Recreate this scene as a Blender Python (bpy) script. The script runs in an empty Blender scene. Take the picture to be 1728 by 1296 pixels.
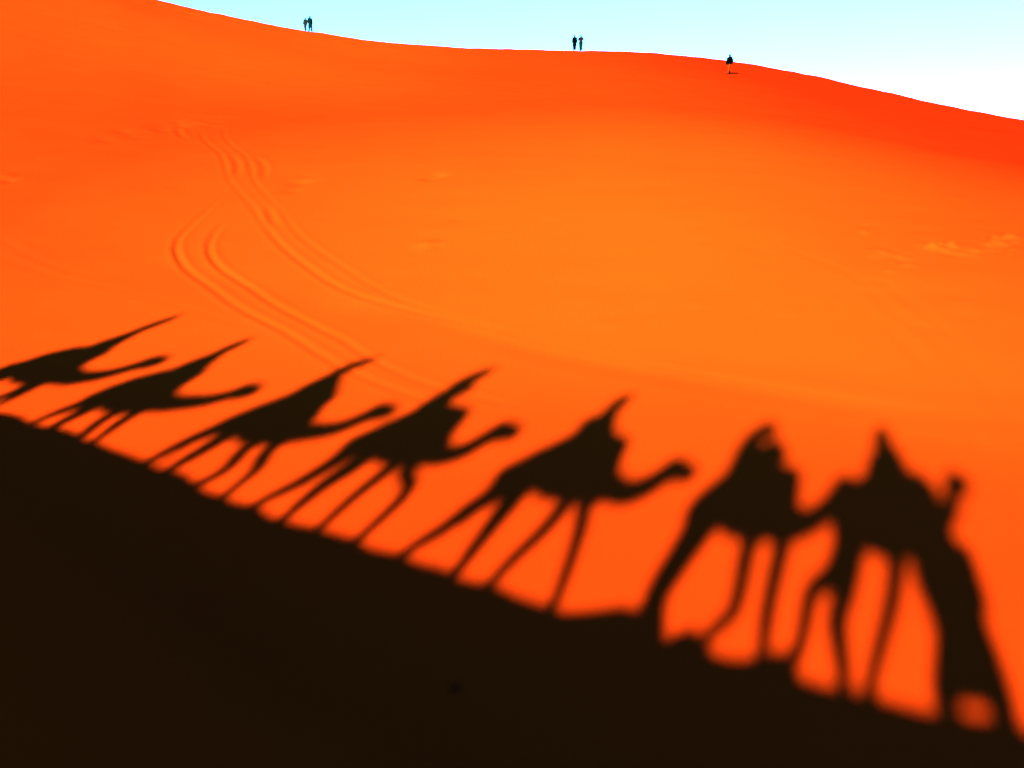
import bpy, bmesh, math
import numpy as np
from mathutils import Vector, Matrix, Quaternion

sc = bpy.context.scene
col = sc.collection
R = math.radians

# ------------------------------------------------------------------ terrain
# World metres. The caravan crest runs through the origin; u is the distance along it
# (positive = the way the camels walk), v the distance across it (positive = lee side).
EYE = 2.85
PHI = -0.7537499
DX, DY = math.cos(PHI), math.sin(PHI)
NX, NY = -math.sin(PHI), math.cos(PHI)
P0, PX, PY = -5.07426, 0.0476308, 0.2591212          # the trough floor the shadows fall on
CREST = np.array([[-80.0, 1.5, -2.0], [-40.0, 1.5, 0.3], [-24.0, 1.35, 0.62], [-19.0, 1.316, 0.277], [-18.86, 1.316, 0.268], [-18.72, 1.316, 0.26], [-18.58, 1.311, 0.245], [-18.44, 1.303, 0.237], [-18.3, 1.295, 0.232], [-18.16, 1.296, 0.238], [-18.02, 1.303, 0.251], [-17.88, 1.309, 0.264], [-17.74, 1.315, 0.276], [-17.6, 1.32, 0.287], [-17.46, 1.32, 0.299], [-17.32, 1.313, 0.305], [-17.18, 1.302, 0.307], [-17.04, 1.292, 0.309], [-16.9, 1.274, 0.302], [-16.76, 1.25, 0.288], [-16.62, 1.227, 0.274], [-16.48, 1.211, 0.269], [-16.34, 1.2, 0.272], [-16.2, 1.189, 0.274], [-16.06, 1.183, 0.277], [-15.92, 1.181, 0.286], [-15.78, 1.18, 0.295], [-15.64, 1.174, 0.299], [-15.5, 1.165, 0.298], [-15.36, 1.156, 0.298], [-15.22, 1.139, 0.288], [-15.08, 1.118, 0.272], [-14.94, 1.096, 0.256], [-14.8, 1.083, 0.252], [-14.66, 1.074, 0.256], [-14.52, 1.066, 0.259], [-14.38, 1.052, 0.256], [-14.24, 1.034, 0.247], [-14.1, 1.016, 0.238], [-13.96, 1.0, 0.232], [-13.82, 0.986, 0.229], [-13.68, 0.972, 0.225], [-13.54, 0.958, 0.222], [-13.4, 0.944, 0.219], [-13.26, 0.931, 0.216], [-13.12, 0.917, 0.212], [-12.98, 0.902, 0.206], [-12.84, 0.888, 0.2], [-12.7, 0.872, 0.191], [-12.56, 0.854, 0.18], [-12.42, 0.836, 0.169], [-12.28, 0.829, 0.171], [-12.14, 0.828, 0.18], [-12.0, 0.827, 0.186], [-11.86, 0.816, 0.178], [-11.72, 0.796, 0.161], [-11.58, 0.777, 0.144], [-11.44, 0.755, 0.124], [-11.3, 0.732, 0.102], [-11.16, 0.71, 0.081], [-11.02, 0.693, 0.072], [-10.88, 0.68, 0.072], [-10.74, 0.668, 0.072], [-10.6, 0.652, 0.067], [-10.46, 0.634, 0.06], [-10.32, 0.615, 0.052], [-10.18, 0.604, 0.053], [-10.04, 0.599, 0.062], [-9.9, 0.594, 0.071], [-9.76, 0.578, 0.064], [-9.62, 0.556, 0.042], [-9.48, 0.534, 0.02], [-9.34, 0.521, 0.01], [-9.2, 0.517, 0.01], [-9.06, 0.512, 0.01], [-8.92, 0.507, 0.01], [-8.78, 0.503, 0.01], [-8.64, 0.508, 0.017], [-8.5, 0.509, 0.018], [-8.36, 0.507, 0.016], [-8.22, 0.505, 0.013], [-8.08, 0.503, 0.012], [-7.94, 0.502, 0.011], [-7.8, 0.501, 0.01], [-7.66, 0.494, 0.001], [-7.52, 0.483, -0.017], [-7.38, 0.472, -0.036], [-7.24, 0.473, -0.04], [-7.1, 0.484, -0.033], [-6.96, 0.494, -0.025], [-6.82, 0.495, -0.029], [-6.68, 0.489, -0.043], [-6.54, 0.483, -0.057], [-6.4, 0.484, -0.062], [-6.26, 0.491, -0.06], [-6.12, 0.499, -0.057], [-5.98, 0.496, -0.067], [-5.84, 0.486, -0.087], [-5.7, 0.475, -0.104], [-5.56, 0.477, -0.106], [-5.42, 0.487, -0.097], [-5.28, 0.498, -0.088], [-5.14, 0.498, -0.094], [-5.0, 0.489, -0.111], [-4.86, 0.481, -0.128], [-4.72, 0.478, -0.137], [-4.58, 0.479, -0.141], [-4.44, 0.48, -0.145], [-4.3, 0.476, -0.15], [-4.16, 0.468, -0.153], [-4.02, 0.46, -0.156], [-3.88, 0.456, -0.125], [-3.74, 0.455, -0.091], [-3.6, 0.454, -0.054], [-3.46, 0.453, -0.014], [-3.32, 0.452, 0.027], [-3.18, 0.452, 0.026], [-3.04, 0.455, 0.018], [-2.9, 0.463, -0.01], [-2.76, 0.47, -0.141], [-2.62, 0.467, -0.157], [-2.48, 0.457, -0.078], [-2.34, 0.448, -0.009], [-2.2, 0.445, -0.053], [-2.06, 0.446, -0.148], [-1.92, 0.447, -0.185], [-1.78, 0.452, -0.177], [-1.64, 0.46, -0.166], [-1.5, 0.467, -0.125], [-1.36, 0.468, -0.068], [-1.22, 0.465, -0.026], [-1.08, 0.461, -0.021], [-0.94, 0.456, -0.188], [-0.8, 0.452, -0.192], [-0.66, 0.447, -0.197], [-0.52, 0.447, -0.194], [-0.38, 0.45, -0.186], [-0.24, 0.454, -0.177], [-0.1, 0.449, -0.178], [0.04, 0.439, -0.181], [0.18, 0.43, -0.185], [0.32, 0.425, -0.182], [0.46, 0.424, -0.179], [0.6, 0.424, -0.175], [0.74, 0.43, -0.163], [0.88, 0.441, -0.153], [1.02, 0.453, -0.142], [1.16, 0.465, -0.13], [1.3, 0.479, -0.116], [1.44, 0.493, -0.131], [1.58, 0.496, -0.156], [1.72, 0.492, -0.173], [1.86, 0.487, -0.19], [2.0, 0.487, -0.203], [2.14, 0.49, -0.211], [2.28, 0.493, -0.219], [2.42, 0.488, -0.237], [2.56, 0.476, -0.264], [2.7, 0.469, -0.296], [2.84, 0.465, -0.326], [2.98, 0.463, -0.354], [3.12, 0.462, -0.382], [4.0, 0.5, -0.5], [8.0, 0.6, -1.0], [20.0, 0.6, -2.0], [60.0, 0.6, -4.0]])                          # u, v of the brink, height
RIDGE = np.array([[-1.35, 0.08, 90], [-1.0, 0.2, 105], [-0.75, 0.25739999999999996, 115], [-0.6, 0.24939999999999998, 118], [-0.4702, 0.2274, 118], [-0.4234, 0.2184, 118], [-0.3742, 0.2095, 118], [-0.3358, 0.2019, 118], [-0.2691, 0.1909, 118], [-0.205, 0.1817, 118], [-0.1329, 0.1738, 118], [-0.0501, 0.1694, 118], [0.0215, 0.1673, 118], [0.0811, 0.1657, 118], [0.1284, 0.1637, 118], [0.1695, 0.1593, 118], [0.2158, 0.1529, 118], [0.2557, 0.1453, 118], [0.3115, 0.132, 118], [0.3657, 0.1176, 118], [0.418, 0.1029, 118], [0.4817, 0.0873, 118], [0.6, 0.0523, 112], [0.75, 0.017299999999999996, 100], [1.0, -0.01, 90], [1.35, -0.06, 80]])                          # azimuth, tan of elevation from the eye, distance
TRACKS = [[0.021, 0.1, [[-15.08, 47.32, 0], [-14.51, 45.65, 0.6], [-14.08, 44.6, 1], [-13.23, 43.01, 1], [-12.47, 41.64, 1], [-11.67, 39.51, 1], [-10.76, 36.94, 0.6], [-10.02, 35.4, 0.5], [-9.27, 33.95, 0.6], [-7.97, 30.99, 0.8], [-7.1, 29.09, 1.1], [-6.05, 27.16, 1.1], [-4.85, 25.19, 1], [-4.01, 24.05, 0.9], [-3.1, 23.2, 0.6], [-1.96, 22.35, 0.45], [-0.37, 21.15, 0.35], [0.71, 20.27, 0.3], [1.68, 19.64, 0.25], [2.82, 18.89, 0.2], [3.88, 18.21, 0.2], [4.89, 17.67, 0.2], [6.01, 16.98, 0.15], [6.9, 16.51, 0.1], [7.98, 16.12, 0]]], [0.016, 0.1, [[-14.4, 48.61, 0], [-13.91, 47.12, 0.8], [-13.23, 45.11, 1], [-12.21, 43.0, 1], [-11.25, 41.22, 1], [-10.42, 38.78, 1], [-9.78, 36.85, 1], [-9.12, 35.43, 0.6], [-7.92, 32.86, 0.5], [-7.15, 31.04, 0.6], [-6.6, 29.77, 0.9], [-5.59, 27.93, 0.9], [-4.59, 26.27, 0.7], [-3.55, 24.53, 0.55], [-2.57, 23.27, 0.45], [-1.16, 22.0, 0.35], [-0.05, 21.11, 0.3], [1.1, 20.3, 0.25], [2.29, 19.49, 0.2], [3.73, 18.67, 0.2], [4.95, 17.92, 0.2], [6.39, 17.16, 0.1], [7.42, 16.75, 0]]], [0.028, 0.095, [[-10.37, 35.19, 0], [-10.39, 33.84, 0.4], [-10.37, 32.43, 0.6], [-10.35, 30.44, 0.9], [-10.28, 29.5, 1.2], [-10.09, 28.72, 1.4], [-9.79, 27.97, 1.5], [-9.43, 27.24, 1.4], [-9.05, 26.57, 1.2], [-8.05, 25.24, 1], [-6.78, 23.45, 0.8], [-5.92, 22.46, 0.8], [-5.16, 21.59, 0.75], [-4.15, 20.23, 0.6], [-3.43, 19.34, 0.5], [-2.5, 18.41, 0.4], [-1.57, 17.62, 0.3], [-0.69, 17.0, 0]]], [0.028, 0.095, [[-9.36, 31.96, 0], [-9.38, 31.12, 0.4], [-9.35, 30.24, 0.8], [-9.28, 29.52, 1.1], [-9.13, 28.83, 1.3], [-8.93, 28.21, 1.4], [-8.66, 27.6, 1.4], [-8.28, 26.87, 1.3], [-7.91, 26.3, 1.1], [-6.82, 24.87, 1], [-6.0, 23.66, 0.9], [-5.2, 22.7, 0.8], [-4.44, 21.76, 0.7], [-3.81, 21.04, 0.6], [-3.18, 20.1, 0.5], [-2.35, 19.07, 0.4], [-1.4, 18.19, 0.35], [-0.31, 17.51, 0.25], [0.39, 17.09, 0]]], [0.032, 0.14, [[-16.38, 47.78, 0.0], [-15.89, 46.49, 1], [-15.25, 45.05, 0.9], [-14.61, 44.12, 0]]], [0.032, 0.14, [[-12.11, 41.8, 0], [-11.64, 40.81, 0.8], [-11.15, 39.56, 1], [-10.89, 38.5, 0.9], [-10.69, 37.37, 0]]], [0.032, 0.14, [[-11.1, 41.52, 0], [-10.62, 40.82, 0.7], [-10.05, 39.49, 1], [-9.73, 38.09, 0.8], [-9.56, 36.96, 0]]], [0.032, 0.14, [[-8.49, 33.54, 0], [-8.16, 32.54, 1], [-7.82, 31.49, 1], [-7.44, 30.61, 0]]], [0.01, 0.13, [[-15.75, 29.5, 0.5], [-14.06, 27.94, 0.5], [-12.56, 26.82, 0.3], [-11.18, 25.89, 0]]], [0.01, 0.13, [[-14.91, 27.84, 0.4], [-13.56, 26.89, 0.4], [-12.02, 25.96, 0.4], [-9.93, 24.82, 0.4], [-7.99, 23.48, 0.3], [-6.51, 22.34, 0.2], [-5.28, 21.29, 0]]], [0.012, 0.15, [[8.76, 24.18, 0], [9.12, 22.68, 0.4], [9.13, 20.95, 0.4], [9.1, 19.38, 0.4], [8.71, 17.25, 0.4], [8.39, 15.19, 0.4]]], [0.012, 0.15, [[8.01, 21.47, 0], [8.02, 20.63, 0.5], [8.08, 19.44, 0.5], [7.94, 17.92, 0.4], [7.76, 17.01, 0]]], [0.012, 0.15, [[8.6, 21.62, 0], [8.73, 21.01, 0.5], [8.73, 19.66, 0.5], [8.72, 18.52, 0.4], [8.61, 17.51, 0]]], [0.012, 0.15, [[7.75, 16.38, 0], [7.76, 15.95, 0.5], [7.62, 15.12, 0.5], [7.39, 13.83, 0.3], [7.26, 12.91, 0]]], [0.012, 0.15, [[7.13, 27.74, 0], [7.94, 25.84, 0.4], [8.58, 23.65, 0.4], [8.53, 21.43, 0.4], [8.23, 19.32, 0.3], [7.77, 17.61, 0]]], [0.013, 0.3, [[-3.33, 23.79, 0], [-1.41, 21.57, 0.5], [0.45, 19.85, 0.6], [1.64, 19.09, 0.7], [3.28, 18.11, 0.7], [4.81, 17.37, 0.8], [5.93, 16.76, 0.9], [6.65, 16.41, 0.8], [7.74, 16.03, 0.5], [8.72, 15.79, 0.3]]]]                                  # wheel ruts: (depth, half width, [(x, y, strength) ...])
DENTS = [[11.95, 26.85, 0.12, -0.045], [11.86, 26.95, 0.14, -0.026], [11.56, 26.36, 0.12, 0.026], [11.52, 26.93, 0.16, 0.032], [11.77, 26.6, 0.11, 0.019], [12.05, 26.97, 0.18, -0.034], [12.24, 27.0, 0.18, 0.038], [11.52, 26.6, 0.17, 0.031], [11.79, 26.71, 0.18, 0.035], [11.78, 26.82, 0.19, -0.021], [12.02, 26.65, 0.16, -0.029], [11.68, 26.92, 0.17, 0.021], [11.75, 26.78, 0.15, -0.022], [11.85, 26.68, 0.16, -0.023], [11.88, 26.77, 0.12, 0.044], [11.62, 26.51, 0.11, 0.039], [11.75, 26.78, 0.12, 0.042], [11.9, 26.98, 0.18, -0.03], [11.78, 26.65, 0.15, 0.03], [12.27, 26.87, 0.13, 0.044], [11.74, 26.62, 0.19, 0.022], [11.63, 26.66, 0.11, 0.046], [11.71, 26.63, 0.16, 0.028], [11.81, 26.81, 0.12, 0.036], [11.84, 27.07, 0.15, -0.025], [11.77, 26.88, 0.18, 0.039], [12.48, 26.94, 0.14, -0.019], [12.37, 26.77, 0.2, 0.038], [12.37, 26.72, 0.14, -0.028], [12.3, 26.58, 0.14, 0.045], [12.28, 26.54, 0.12, 0.023], [12.32, 26.74, 0.17, 0.03], [12.34, 26.9, 0.14, 0.039], [12.37, 26.83, 0.11, 0.037], [12.32, 26.4, 0.16, 0.035], [13.67, 26.92, 0.14, 0.035], [13.54, 27.6, 0.11, 0.042], [13.96, 27.79, 0.14, 0.028], [13.75, 27.22, 0.16, 0.02], [13.67, 27.2, 0.16, 0.032], [13.82, 27.69, 0.2, -0.023], [13.58, 27.25, 0.18, 0.045], [13.31, 27.16, 0.1, 0.018], [13.52, 27.28, 0.17, 0.028], [13.77, 27.09, 0.15, -0.032], [13.9, 27.59, 0.13, -0.044], [13.71, 27.46, 0.19, 0.042], [13.75, 27.05, 0.19, 0.046], [13.68, 27.37, 0.1, 0.044], [13.58, 27.64, 0.14, 0.023], [13.54, 27.21, 0.18, 0.027], [13.33, 27.54, 0.11, 0.023], [13.66, 27.65, 0.16, 0.03], [13.37, 26.96, 0.14, 0.041], [13.93, 27.69, 0.15, 0.038], [13.53, 27.27, 0.14, -0.038], [13.59, 27.41, 0.2, -0.034], [14.41, 28.12, 0.11, 0.024], [14.33, 27.71, 0.1, 0.018], [14.03, 27.86, 0.12, 0.042], [14.4, 27.33, 0.11, 0.038], [14.73, 28.07, 0.17, 0.033], [14.5, 28.35, 0.11, 0.021], [14.63, 28.06, 0.12, 0.039], [14.43, 27.94, 0.15, 0.045], [14.77, 28.16, 0.18, 0.024], [14.84, 28.29, 0.13, -0.026], [14.19, 27.72, 0.15, -0.041], [14.26, 28.03, 0.18, -0.028], [14.43, 28.28, 0.18, 0.022], [14.66, 27.82, 0.18, 0.033], [14.72, 28.07, 0.1, -0.029], [14.34, 27.93, 0.18, 0.03], [14.5, 27.96, 0.18, 0.042], [15.0, 28.15, 0.16, 0.032], [14.52, 27.89, 0.11, 0.019], [14.15, 27.86, 0.19, 0.025], [13.56, 27.54, 0.17, -0.022], [14.19, 27.73, 0.19, 0.027], [14.0, 27.26, 0.12, -0.026], [14.13, 27.36, 0.13, 0.031], [13.95, 27.23, 0.16, 0.02], [14.21, 27.55, 0.19, -0.028], [13.95, 27.06, 0.13, 0.045], [13.99, 27.1, 0.19, -0.021], [14.06, 27.4, 0.12, -0.024], [14.32, 27.43, 0.19, 0.028], [13.98, 27.27, 0.12, 0.018], [13.85, 27.0, 0.16, 0.041], [13.51, 25.99, 0.11, 0.03], [12.44, 25.79, 0.18, 0.033], [12.68, 26.29, 0.19, 0.043], [11.81, 26.36, 0.14, 0.04], [11.83, 25.97, 0.11, -0.033], [12.72, 26.66, 0.17, 0.034], [12.09, 26.73, 0.14, 0.024], [13.04, 26.5, 0.13, 0.02], [12.52, 26.31, 0.17, 0.024], [12.1, 26.84, 0.13, -0.029], [12.17, 25.97, 0.19, 0.044], [11.93, 25.81, 0.16, -0.046], [11.95, 26.36, 0.16, 0.025], [13.32, 26.08, 0.1, -0.045], [12.03, 26.37, 0.13, -0.036], [13.8, 26.4, 0.13, 0.04], [11.94, 26.36, 0.17, 0.02], [13.37, 26.85, 0.12, 0.045], [12.74, 26.98, 0.15, 0.02], [12.63, 26.03, 0.14, -0.043], [12.02, 26.21, 0.17, 0.023], [12.39, 26.32, 0.14, 0.034], [12.01, 25.83, 0.15, 0.038], [13.19, 26.37, 0.13, 0.041], [12.27, 26.37, 0.19, -0.042], [13.24, 26.46, 0.11, -0.031], [10.49, 28.69, 0.11, 0.032], [10.4, 28.35, 0.1, 0.024], [10.54, 28.73, 0.2, 0.034], [10.61, 28.86, 0.17, -0.037], [10.78, 29.39, 0.13, 0.029], [10.45, 28.54, 0.2, 0.02], [10.75, 29.29, 0.11, -0.025], [10.42, 28.34, 0.16, 0.024], [10.65, 28.95, 0.2, 0.041], [10.89, 29.66, 0.13, -0.025], [10.93, 29.7, 0.14, 0.039], [11.15, 30.15, 0.13, 0.019], [10.86, 29.62, 0.11, 0.03], [10.61, 26.44, 0.1, 0.029], [9.98, 26.15, 0.2, 0.043], [9.78, 25.69, 0.14, 0.027], [10.23, 25.13, 0.2, -0.028], [10.06, 25.14, 0.15, 0.022], [10.19, 24.92, 0.18, 0.034], [9.61, 24.23, 0.1, 0.041], [10.77, 26.15, 0.11, 0.026], [10.47, 25.14, 0.16, -0.028], [10.39, 25.66, 0.16, 0.042], [10.15, 24.94, 0.12, -0.034], [10.33, 24.81, 0.17, 0.026], [10.1, 25.94, 0.2, 0.04], [10.45, 25.25, 0.11, 0.023], [-3.14, 37.74, 0.3, -0.05], [-2.95, 38.3, 0.3, -0.05], [-2.76, 38.01, 0.3, -0.05], [-3.3, 37.53, 0.3, -0.05], [-3.03, 37.85, 0.3, -0.05], [-2.43, 28.29, 0.35, 0.08], [-2.25, 28.15, 0.3, -0.05], [-18.81, 36.12, 0.3, 0.07], [-18.53, 35.71, 0.25, -0.08], [-16.66, 46.33, 0.5, -0.031], [-16.85, 47.71, 0.46, -0.023], [-17.9, 43.0, 0.43, -0.036], [-17.42, 45.68, 0.44, -0.024], [-17.21, 47.48, 0.49, -0.037], [-16.14, 47.8, 0.44, -0.035], [-17.79, 44.43, 0.56, -0.027], [-17.02, 44.2, 0.57, -0.037], [-17.23, 46.85, 0.51, -0.027], [-17.53, 44.8, 0.32, -0.03], [-16.93, 48.15, 0.43, -0.028], [-16.68, 46.47, 0.5, -0.029], [-17.39, 45.22, 0.32, -0.021], [-18.32, 43.74, 0.47, -0.024], [-16.11, 47.92, 0.55, -0.04], [-17.95, 45.16, 0.3, -0.039], [-18.03, 45.33, 0.49, -0.039], [-17.05, 45.35, 0.35, -0.026], [-16.34, 48.98, 0.51, -0.023], [-17.96, 43.19, 0.58, -0.028], [-16.41, 47.09, 0.52, -0.025], [-16.12, 47.81, 0.45, -0.036], [-16.76, 47.38, 0.33, -0.032], [-16.61, 48.84, 0.56, -0.034], [-16.51, 46.48, 0.39, -0.032], [-16.76, 46.81, 0.56, -0.022], [-14.65, 47.87, 0.38, -0.015], [-14.69, 47.91, 0.25, -0.018], [-14.77, 49.06, 0.37, -0.023], [-16.67, 48.66, 0.27, -0.029], [-16.0, 47.33, 0.37, -0.02], [-16.13, 49.97, 0.44, -0.022], [-15.55, 49.54, 0.33, -0.024], [-15.27, 50.65, 0.39, -0.025], [-16.58, 48.43, 0.25, -0.027], [-15.56, 48.35, 0.33, -0.027], [-14.95, 50.75, 0.43, -0.019], [-15.84, 50.32, 0.32, -0.023], [-15.45, 49.57, 0.39, -0.025], [-15.36, 50.32, 0.39, -0.022], [22.38, 101.2, 0.3, -0.1], [21.57, 98.55, 0.3, -0.1], [21.45, 96.93, 0.3, -0.1], [20.24, 93.96, 0.3, -0.1], [19.92, 92.22, 0.3, -0.1], [19.56, 90.44, 0.3, -0.1], [19.71, 89.36, 0.3, -0.1], [-8.06, 36.35, 0.4, -0.03], [-8.21, 36.67, 0.4, -0.03], [-8.16, 35.77, 0.4, -0.03], [-7.95, 37.08, 0.4, -0.03], [-8.07, 38.07, 0.4, -0.03], [-8.27, 37.11, 0.4, -0.03], [-7.97, 37.03, 0.4, -0.03], [-8.17, 35.82, 0.4, -0.03], [-18.63, 36.71, 0.45, 0.009], [1.71, 20.89, 0.45, -0.006], [9.81, 40.81, 0.33, -0.015], [8.86, 24.62, 0.22, 0.001], [-12.39, 35.28, 0.27, 0.004], [12.57, 44.34, 0.5, 0.001], [-8.86, 24.91, 0.45, 0.005], [2.36, 26.58, 0.33, -0.003], [-8.55, 29.11, 0.26, 0.005], [-8.84, 42.45, 0.24, 0.008], [12.42, 39.96, 0.42, -0.01], [-4.11, 27.99, 0.33, -0.004], [4.27, 27.36, 0.49, 0.004], [-6.08, 22.58, 0.35, 0.002], [3.49, 23.38, 0.23, -0.005], [14.28, 37.76, 0.31, 0.008], [2.12, 21.16, 0.3, 0.009], [3.0, 21.74, 0.41, -0.007], [-9.93, 27.76, 0.42, 0.005], [5.63, 31.5, 0.37, 0.009], [-7.5, 36.32, 0.31, -0.01], [-14.57, 31.33, 0.21, -0.013], [5.16, 23.01, 0.28, -0.008], [-19.1, 38.91, 0.25, -0.013], [-3.8, 40.31, 0.31, 0.008], [2.1, 23.9, 0.23, -0.005], [-8.26, 25.97, 0.29, -0.001], [7.59, 22.11, 0.25, -0.0], [13.76, 35.14, 0.49, -0.011], [6.72, 26.7, 0.26, -0.011], [5.07, 43.0, 0.36, -0.006], [-12.82, 26.24, 0.22, -0.003], [0.6, 24.9, 0.32, -0.002], [5.91, 22.14, 0.43, 0.004], [10.03, 28.11, 0.33, 0.007], [3.67, 44.43, 0.45, 0.007], [18.6, 37.08, 0.44, 0.0], [-9.25, 27.46, 0.23, -0.0], [7.41, 22.17, 0.26, 0.002], [3.39, 32.07, 0.22, -0.003], [-10.74, 28.86, 0.48, -0.003], [-15.23, 33.71, 0.45, 0.006], [14.8, 30.55, 0.4, -0.009], [15.45, 31.63, 0.34, 0.007], [-6.63, 28.37, 0.42, -0.001], [-15.14, 42.59, 0.48, -0.005], [-6.33, 30.04, 0.39, -0.001], [-20.36, 40.32, 0.22, 0.009], [3.61, 43.1, 0.28, -0.001], [-0.63, 21.56, 0.35, 0.002], [-19.55, 39.89, 0.29, -0.003], [-9.63, 40.92, 0.45, -0.004], [-12.16, 28.34, 0.32, 0.01], [-10.02, 24.01, 0.37, -0.005], [6.22, 21.42, 0.34, 0.01], [-8.5, 30.8, 0.26, 0.006], [-10.55, 22.53, 0.25, -0.007], [14.06, 28.58, 0.34, 0.009], [-16.77, 34.26, 0.26, -0.003], [8.96, 23.34, 0.22, -0.008], [-12.58, 30.78, 0.25, -0.013], [-8.68, 22.01, 0.29, -0.001], [13.62, 34.12, 0.33, 0.01], [-12.75, 43.46, 0.31, -0.004], [-7.63, 26.17, 0.26, -0.0], [-3.33, 24.51, 0.24, -0.013], [0.23, 38.26, 0.42, -0.01], [15.98, 34.14, 0.48, 0.007], [-6.09, 31.82, 0.34, -0.008], [-12.24, 25.74, 0.36, -0.011], [13.17, 31.67, 0.27, -0.013], [8.43, 23.0, 0.21, 0.009], [-1.86, 31.14, 0.47, -0.001], [-5.31, 25.3, 0.41, -0.006], [1.57, 24.3, 0.33, -0.006], [-4.78, 34.06, 0.33, -0.0], [5.31, 27.02, 0.29, 0.004], [10.08, 20.62, 0.42, 0.002], [-5.27, 22.58, 0.47, -0.004], [-4.75, 25.62, 0.27, -0.009], [-2.21, 24.85, 0.33, 0.005], [6.63, 25.22, 0.44, -0.009], [1.93, 35.88, 0.48, -0.001], [-9.45, 30.41, 0.48, 0.002], [-10.7, 44.26, 0.4, -0.008], [-1.72, 31.15, 0.25, -0.013], [-6.02, 46.47, 0.27, -0.003], [-4.02, 46.68, 0.24, 0.005], [6.38, 32.22, 0.31, 0.009], [-1.06, 25.18, 0.33, -0.008], [-6.69, 33.28, 0.48, 0.002], [0.87, 35.62, 0.27, 0.007], [-11.58, 23.85, 0.3, -0.002], [-0.74, 25.25, 0.21, 0.009], [1.75, 22.85, 0.46, 0.008], [5.71, 29.25, 0.5, -0.01], [-4.07, 42.67, 0.35, -0.009], [7.65, 36.02, 0.22, 0.006], [19.53, 46.2, 0.31, 0.007], [3.54, 21.34, 0.47, 0.005], [12.43, 28.83, 0.42, -0.009], [11.73, 23.95, 0.43, 0.003], [-5.51, 27.79, 0.3, -0.005], [6.82, 21.93, 0.21, -0.002], [-12.9, 29.5, 0.47, 0.009], [8.89, 20.04, 0.37, -0.01], [-6.81, 33.16, 0.46, -0.002], [4.94, 23.17, 0.28, 0.003], [-6.8, 41.38, 0.29, -0.006], [-2.38, 30.0, 0.4, 0.009], [-11.65, 42.49, 0.46, 0.005], [5.29, 20.82, 0.49, 0.0], [5.99, 26.83, 0.44, 0.001], [-0.67, 29.74, 0.39, -0.01], [-5.08, 40.92, 0.28, 0.003], [10.27, 21.67, 0.23, 0.009], [-13.93, 26.7, 0.43, 0.008], [-7.77, 36.41, 0.23, 0.002], [2.3, 21.61, 0.26, -0.004], [4.1, 36.34, 0.22, -0.003], [6.97, 26.12, 0.35, -0.009], [10.3, 21.08, 0.44, -0.002], [-2.95, 25.95, 0.37, 0.009], [13.02, 29.73, 0.22, 0.002], [-2.73, 22.22, 0.21, 0.004], [5.42, 35.47, 0.5, -0.012], [-7.24, 26.02, 0.27, 0.007], [-6.25, 24.39, 0.44, -0.004], [8.92, 22.32, 0.48, -0.011], [9.7, 25.77, 0.22, 0.01], [-0.6, 23.16, 0.49, -0.008], [7.96, 35.29, 0.22, 0.005], [-14.81, 30.72, 0.22, -0.006], [4.36, 22.19, 0.24, 0.009], [18.1, 36.66, 0.24, -0.01], [10.38, 22.17, 0.45, -0.009], [-9.54, 38.29, 0.21, -0.014], [9.95, 20.68, 0.39, -0.012], [-15.83, 36.87, 0.49, -0.002], [12.62, 26.54, 0.31, -0.01], [-15.03, 35.8, 0.27, -0.008], [11.64, 43.36, 0.43, 0.002], [5.09, 39.11, 0.21, -0.008], [7.51, 30.9, 0.43, 0.004], [1.17, 43.04, 0.42, 0.009], [-14.52, 29.12, 0.22, -0.01], [-17.13, 44.53, 0.47, -0.007], [9.36, 37.31, 0.25, 0.008], [-1.21, 30.12, 0.36, 0.006], [-0.88, 23.46, 0.41, 0.01], [1.3, 31.07, 0.27, 0.007], [12.23, 28.65, 0.37, -0.013], [2.53, 25.85, 0.21, 0.004], [-10.73, 22.43, 0.47, 0.008], [8.33, 39.77, 0.4, -0.004], [-12.31, 24.28, 0.28, -0.0], [3.81, 28.9, 0.43, -0.0], [7.0, 21.82, 0.43, -0.001], [-15.71, 33.05, 0.33, 0.009], [-8.68, 24.16, 0.37, 0.001]]                                    # scuffs: (x, y, radius, height)

def smax(a, b, k):
    return 0.5*(a + b + np.sqrt((a-b)**2 + k*k))

def sstep(a, b, x):
    t = np.clip((x-a)/(b-a), 0, 1); return t*t*(3-2*t)

def pchip(x, xp, yp):
    """smooth monotone-ish cubic interpolation"""
    h = np.diff(xp); dl = np.diff(yp)/h
    m = np.zeros_like(yp); m[0], m[-1] = dl[0], dl[-1]
    same = dl[:-1]*dl[1:] > 0
    m[1:-1] = np.where(same, 2*dl[:-1]*dl[1:]/np.where(same, dl[:-1]+dl[1:], 1), 0)
    x = np.clip(x, xp[0], xp[-1])
    i = np.clip(np.searchsorted(xp, x)-1, 0, len(xp)-2)
    t = (x-xp[i])/h[i]
    return ((2*t**3-3*t*t+1)*yp[i] + (t**3-2*t*t+t)*h[i]*m[i] + (3*t*t-2*t**3)*yp[i+1] + (t**3-t*t)*h[i]*m[i+1])

def lumps(x, y, seed, wl, n=9):
    rs = np.random.RandomState(seed); s = 0*x
    for _ in range(n):
        a = rs.uniform(0, 6.283); k = 6.283/(wl*rs.uniform(.7, 1.6)); p = rs.uniform(0, 6.283)
        s = s + np.sin(k*(x*math.cos(a)+y*math.sin(a))+p)
    return s/math.sqrt(n)

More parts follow.
